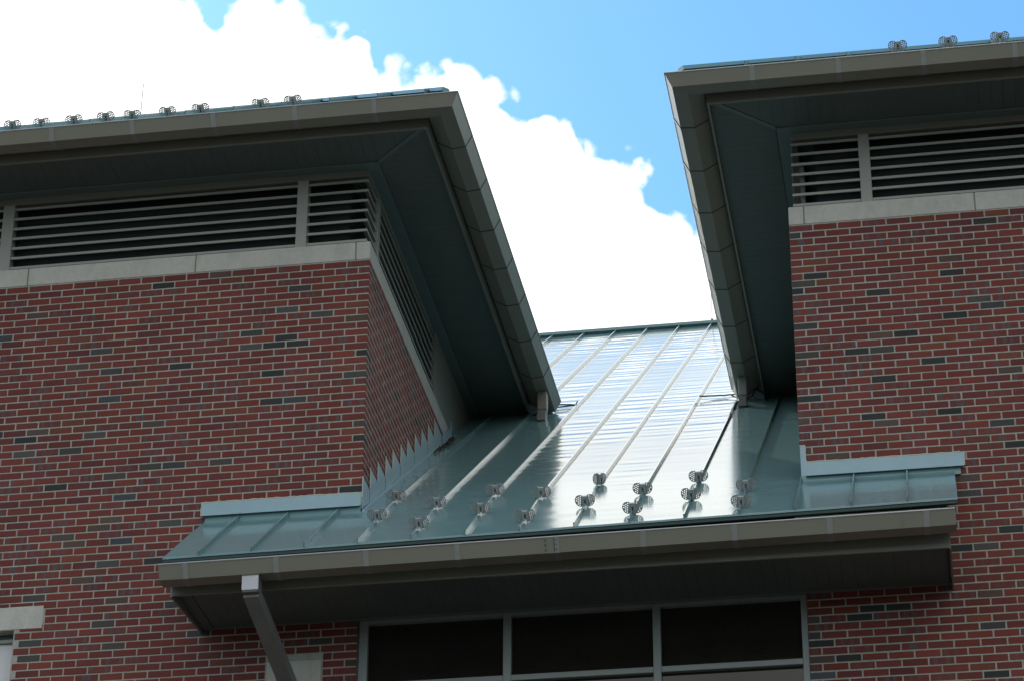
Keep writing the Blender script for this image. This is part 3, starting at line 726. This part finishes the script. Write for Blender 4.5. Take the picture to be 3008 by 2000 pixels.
# ================================================================ snow guards
def guard_mesh():
    """perforated butterfly plates: two lobes with holes, upright across the seam (x across, z up, y along the slope)"""
    def ell(cx, cz, rx, rz, rot, n, out=0.):
        return [(cx + (rx+out)*math.cos(a)*math.cos(rot) - (rz+out)*math.sin(a)*math.sin(rot), cz + (rx+out)*math.cos(a)*math.sin(rot) + (rz+out)*math.sin(a)*math.cos(rot)) for a in [2*math.pi*i/n for i in range(n)]]
    V3, F3 = [], []
    for s in (-1, 1):
        cx, cz, rx, rz, rot = s*.0385, .056, .0405, .048, s*-.38
        out = ell(cx, cz, rx, rz, rot, 28)
        pts = [Vector(p) for p in out]; edges = [(i, (i+1) % 28) for i in range(28)]; holes = []
        hp, hr = .0170, .0056
        for j in range(-4, 5):
            for i in range(-4, 5):
                u = (i + .5*(j % 2))*hp; v = j*hp*.866
                if (u/(rx-.008))**2 + (v/(rz-.008))**2 <= 1:
                    c = (cx + u*math.cos(rot) - v*math.sin(rot), cz + u*math.sin(rot) + v*math.cos(rot))
                    if abs(c[0]) < .019: continue
                    k = len(pts); pts += [Vector((c[0]+hr*math.cos(a), c[1]+hr*math.sin(a))) for a in [math.pi*t/3 for t in range(6)]]
                    edges += [(k+t, k+(t+1) % 6) for t in range(6)]; holes.append(c)
        r = delaunay_2d_cdt(pts, edges, [], 1, 1e-6)
        vs, fs = r[0], r[2]
        keep = []
        for f in fs:
            c = sum((vs[i] for i in f), Vector((0, 0)))/len(f)
            if any((c.x-h[0])**2+(c.y-h[1])**2 < (hr*.93)**2 for h in holes): continue
            keep.append(tuple(f))
        k = len(V3); th = .0016; n = len(vs)
        V3 += [(v.x, -th, v.y) for v in vs] + [(v.x, th, v.y) for v in vs]
        F3 += [tuple(i+k for i in f) for f in keep] + [tuple(i+k+n for i in f)[::-1] for f in keep]
        # rolled rim
        rim = ell(cx, cz, rx, rz, rot, 28); rin = ell(cx, cz, rx, rz, rot, 28, -.0022); k = len(V3)
        V3 += [(a, -.0028, b) for a, b in rim] + [(a, .0028, b) for a, b in rim] + [(a, -.0028, b) for a, b in rin] + [(a, .0028, b) for a, b in rin]
        for i in range(28):
            j = (i+1) % 28
            F3 += [(k+i, k+j, k+28+j, k+28+i), (k+56+i, k+84+i, k+84+j, k+56+j), (k+i, k+56+i, k+56+j, k+j), (k+28+i, k+28+j, k+84+j, k+84+i)]
    pl = bpy.data.meshes.new('perforated_plate'); pl.from_pydata(V3, [], F3); pl.materials.append(M['galv'])
    c = MB()
    c.box(-.023, -.0050, -.024, .014, .010, .062, .002).box(.0085, .0245, -.024, .014, .010, .062, .002).box(-.023, .0245, -.024, .014, .0625, .094, .004)
    c.box(-.028, -.0235, -.012, .008, .012, .104).box(.025, .0295, -.012, .008, .012, .104)
    cl = bpy.data.meshes.new('clamp'); cl.from_pydata(c.v, [], c.f); cl.materials.append(M['galv'])
    bo = MB(); bo.tube([(-.034, -.010, .03), (.034, -.010, .03)], .004, 6)
    bl = bpy.data.meshes.new('bolt'); bl.from_pydata(bo.v, [], bo.f); bl.materials.append(M['rod'])
    return pl, cl, bl
PL, CL, BL_ = guard_mesh()
def snow_guard(p, slope, label, group, yaw=0., roll=0., bent=False):
    o = bpy.data.objects.new('snow_guard', None); o.empty_display_size = .05; link(o, p, None); tag(o, label, 'snow guard', group)
    a = math.atan(slope)
    o.rotation_euler = (Matrix.Rotation(a, 3, 'X') @ Matrix.Rotation(yaw, 3, 'Z') @ Matrix.Rotation(roll, 3, 'Y')).to_euler()
    for nm, me in (('perforated_plate', PL), ('clamp', CL), ('bolt', BL_)):
        c = bpy.data.objects.new(nm, me); S.collection.objects.link(c); c.parent = o
    return o
GY = {4: (-.433, .289), 5: (-.817, -.103), 6: (-.443, .249), 7: (-.832, .016), 8: (-.453, .40), 9: (-.839, -.134), 10: (-.486, .224), 11: (-.891, -.283)}
ords = {4: 'first', 5: 'second', 6: 'third', 7: 'fourth', 8: 'fifth', 9: 'sixth', 10: 'seventh', 11: 'eighth'}
for k, ys in GY.items():
    for j, y in enumerate(ys):
        x = SX(k); yw = R.uniform(-.06, .06); rl = R.uniform(-.03, .03); lab = f'{"lower" if j == 0 else "upper"} perforated snow guard on the {ords[k]} guarded seam from the left'
        if (k, j) == (8, 1): yw, rl, lab = .95, .12, 'crooked twisted snow guard, upper on the fifth guarded seam'
        if (k, j) == (7, 1): yw = -.18
        snow_guard((x+SH(y)+.002, y, roof_z(x, y)-.002), PITCH if y > 0 else (ROOF_Z0-eave_z(x))/1.12, lab, 'snow guards on the lower green roof', yw, rl)
RE, RZ, TP = .80, 1.102, .667
GL = [(-3.187, -.39), (-3.187, .32), (-2.762, 0.), (-2.332, -.38), (-2.332, .32), (-1.907, .04), (-1.479, -.36), (-1.052, .05), (-.632, -.41)]
nth = ['leftmost', 'second', 'third', 'fourth', 'fifth', 'sixth', 'seventh', 'eighth', 'rightmost']
for (x, y), w in zip(GL, nth):
    snow_guard((x+.002, y, RZ+TP*(y+RE)-.012), TP, f'{w} snow guard of the row along the left tower roof edge' if w in ('leftmost', 'rightmost') else f'{w} snow guard from the left along the left tower roof edge', 'snow guards on the left tower roof', R.uniform(-.08, .08), R.uniform(-.04, .04))
for x, w in zip((4.609, 5.03, 5.456), ('left', 'middle', 'right')):
    snow_guard((x+.002, -.52, RZ+TP*(-.52+RE)-.002), TP, f'{w} one of three snow guards on the right tower roof edge', 'snow guards on the right tower roof', R.uniform(-.05, .05), R.uniform(-.03, .03))

# ================================================================ small things
def rod(p, h, lab):
    t = thing('lightning_rod', p, lab, 'lightning rod'); p = Vector(p)
    MB().tube([p+Vector((0, 0, .03)), p+Vector((0, 0, h*.6)), p+Vector((.003, 0, h))], .004, 6).build('rod', 'rod', t)
    MB().tube([p-Vector((0, 0, .05)), p+Vector((0, 0, .05))], .018, 8).build('base_clamp', 'rod', t)
rod((-2.885, 2.2, RZ+TP*3.0), .42, 'thin lightning rod rising above the left tower roof')
rod((1.86, YR+.05, zr+.07), .95, 'thin lightning rod on the ridge of the green metal roof')
def cable(paths, lab):
    t = thing('heat_cable', paths[0][0], lab, 'cable')
    for P in paths:
        Q = []
        for a, b in zip(P[:-1], P[1:]):
            a, b = Vector(a), Vector(b)
            for i in range(5): Q.append(a.lerp(b, i/5)+Vector((R.uniform(-.004, .004), 0, R.uniform(-.003, .003))))
        Q.append(Vector(P[-1])); MB().tube(Q, .0075, 6).build('cable_run', 'cable', t, smooth=True)
    return t
cable([[(2.33, 5.045, 1.05), (2.576, 5.092, 1.065), (2.74, 5.0, 1.02)], [(2.70, 4.60, .80), (2.845, 4.418, .645), (2.905, 4.60, .79), (2.915, 4.75, .93), (2.96, 4.80, .97)], [(2.915, 4.76, .95), (3.02, 4.75, .87)]], 'black heating cable looped below the right tower gutter end')
cable([[(.80, 5.2, 1.16), (1.025, 5.174, 1.119)], [(.823, 5.104, 1.072), (1.036, 5.145, 1.10), (1.05, 5.2, 1.17)], [(.47, 4.79, .93), (.62, 4.72, .83)]], 'black heating cable below the left tower gutter end')
lf = MB()
def leafbit(c, r):
    a = R.uniform(0, 6.28); d = Vector((math.cos(a), math.sin(a)*.83, math.sin(a)*.55))*r; e = Vector((-math.sin(a), math.cos(a)*.83, math.cos(a)*.55))*r*R.uniform(.3, .6)
    up = Vector((0, -.55, .83))*R.uniform(.002, .02); lf.add([c-d, c+e+up, c+d+up*.5, c-e], [(0,1,2,3)])
for i in range(190):
    t = R.random(); y = 2.82+.75*t+R.gauss(0, .05); x = .045+.055*math.sin(3.1*t)*R.random()*1.3+R.uniform(0, .02)
    leafbit(Vector((x, y, roof_z(0, y)+.006+R.random()*.012)), R.uniform(.008, .022))
for i in range(16):
    y = R.uniform(1.2, 4.2); leafbit(Vector((.04+R.random()*.3*R.random(), y, roof_z(0, y)+.005)), R.uniform(.006, .014))
tag(lf.build('leaf_litter', 'leaf'), 'small drift of dead brown leaves on the roof beside the left tower wall', 'leaves', kind='stuff')
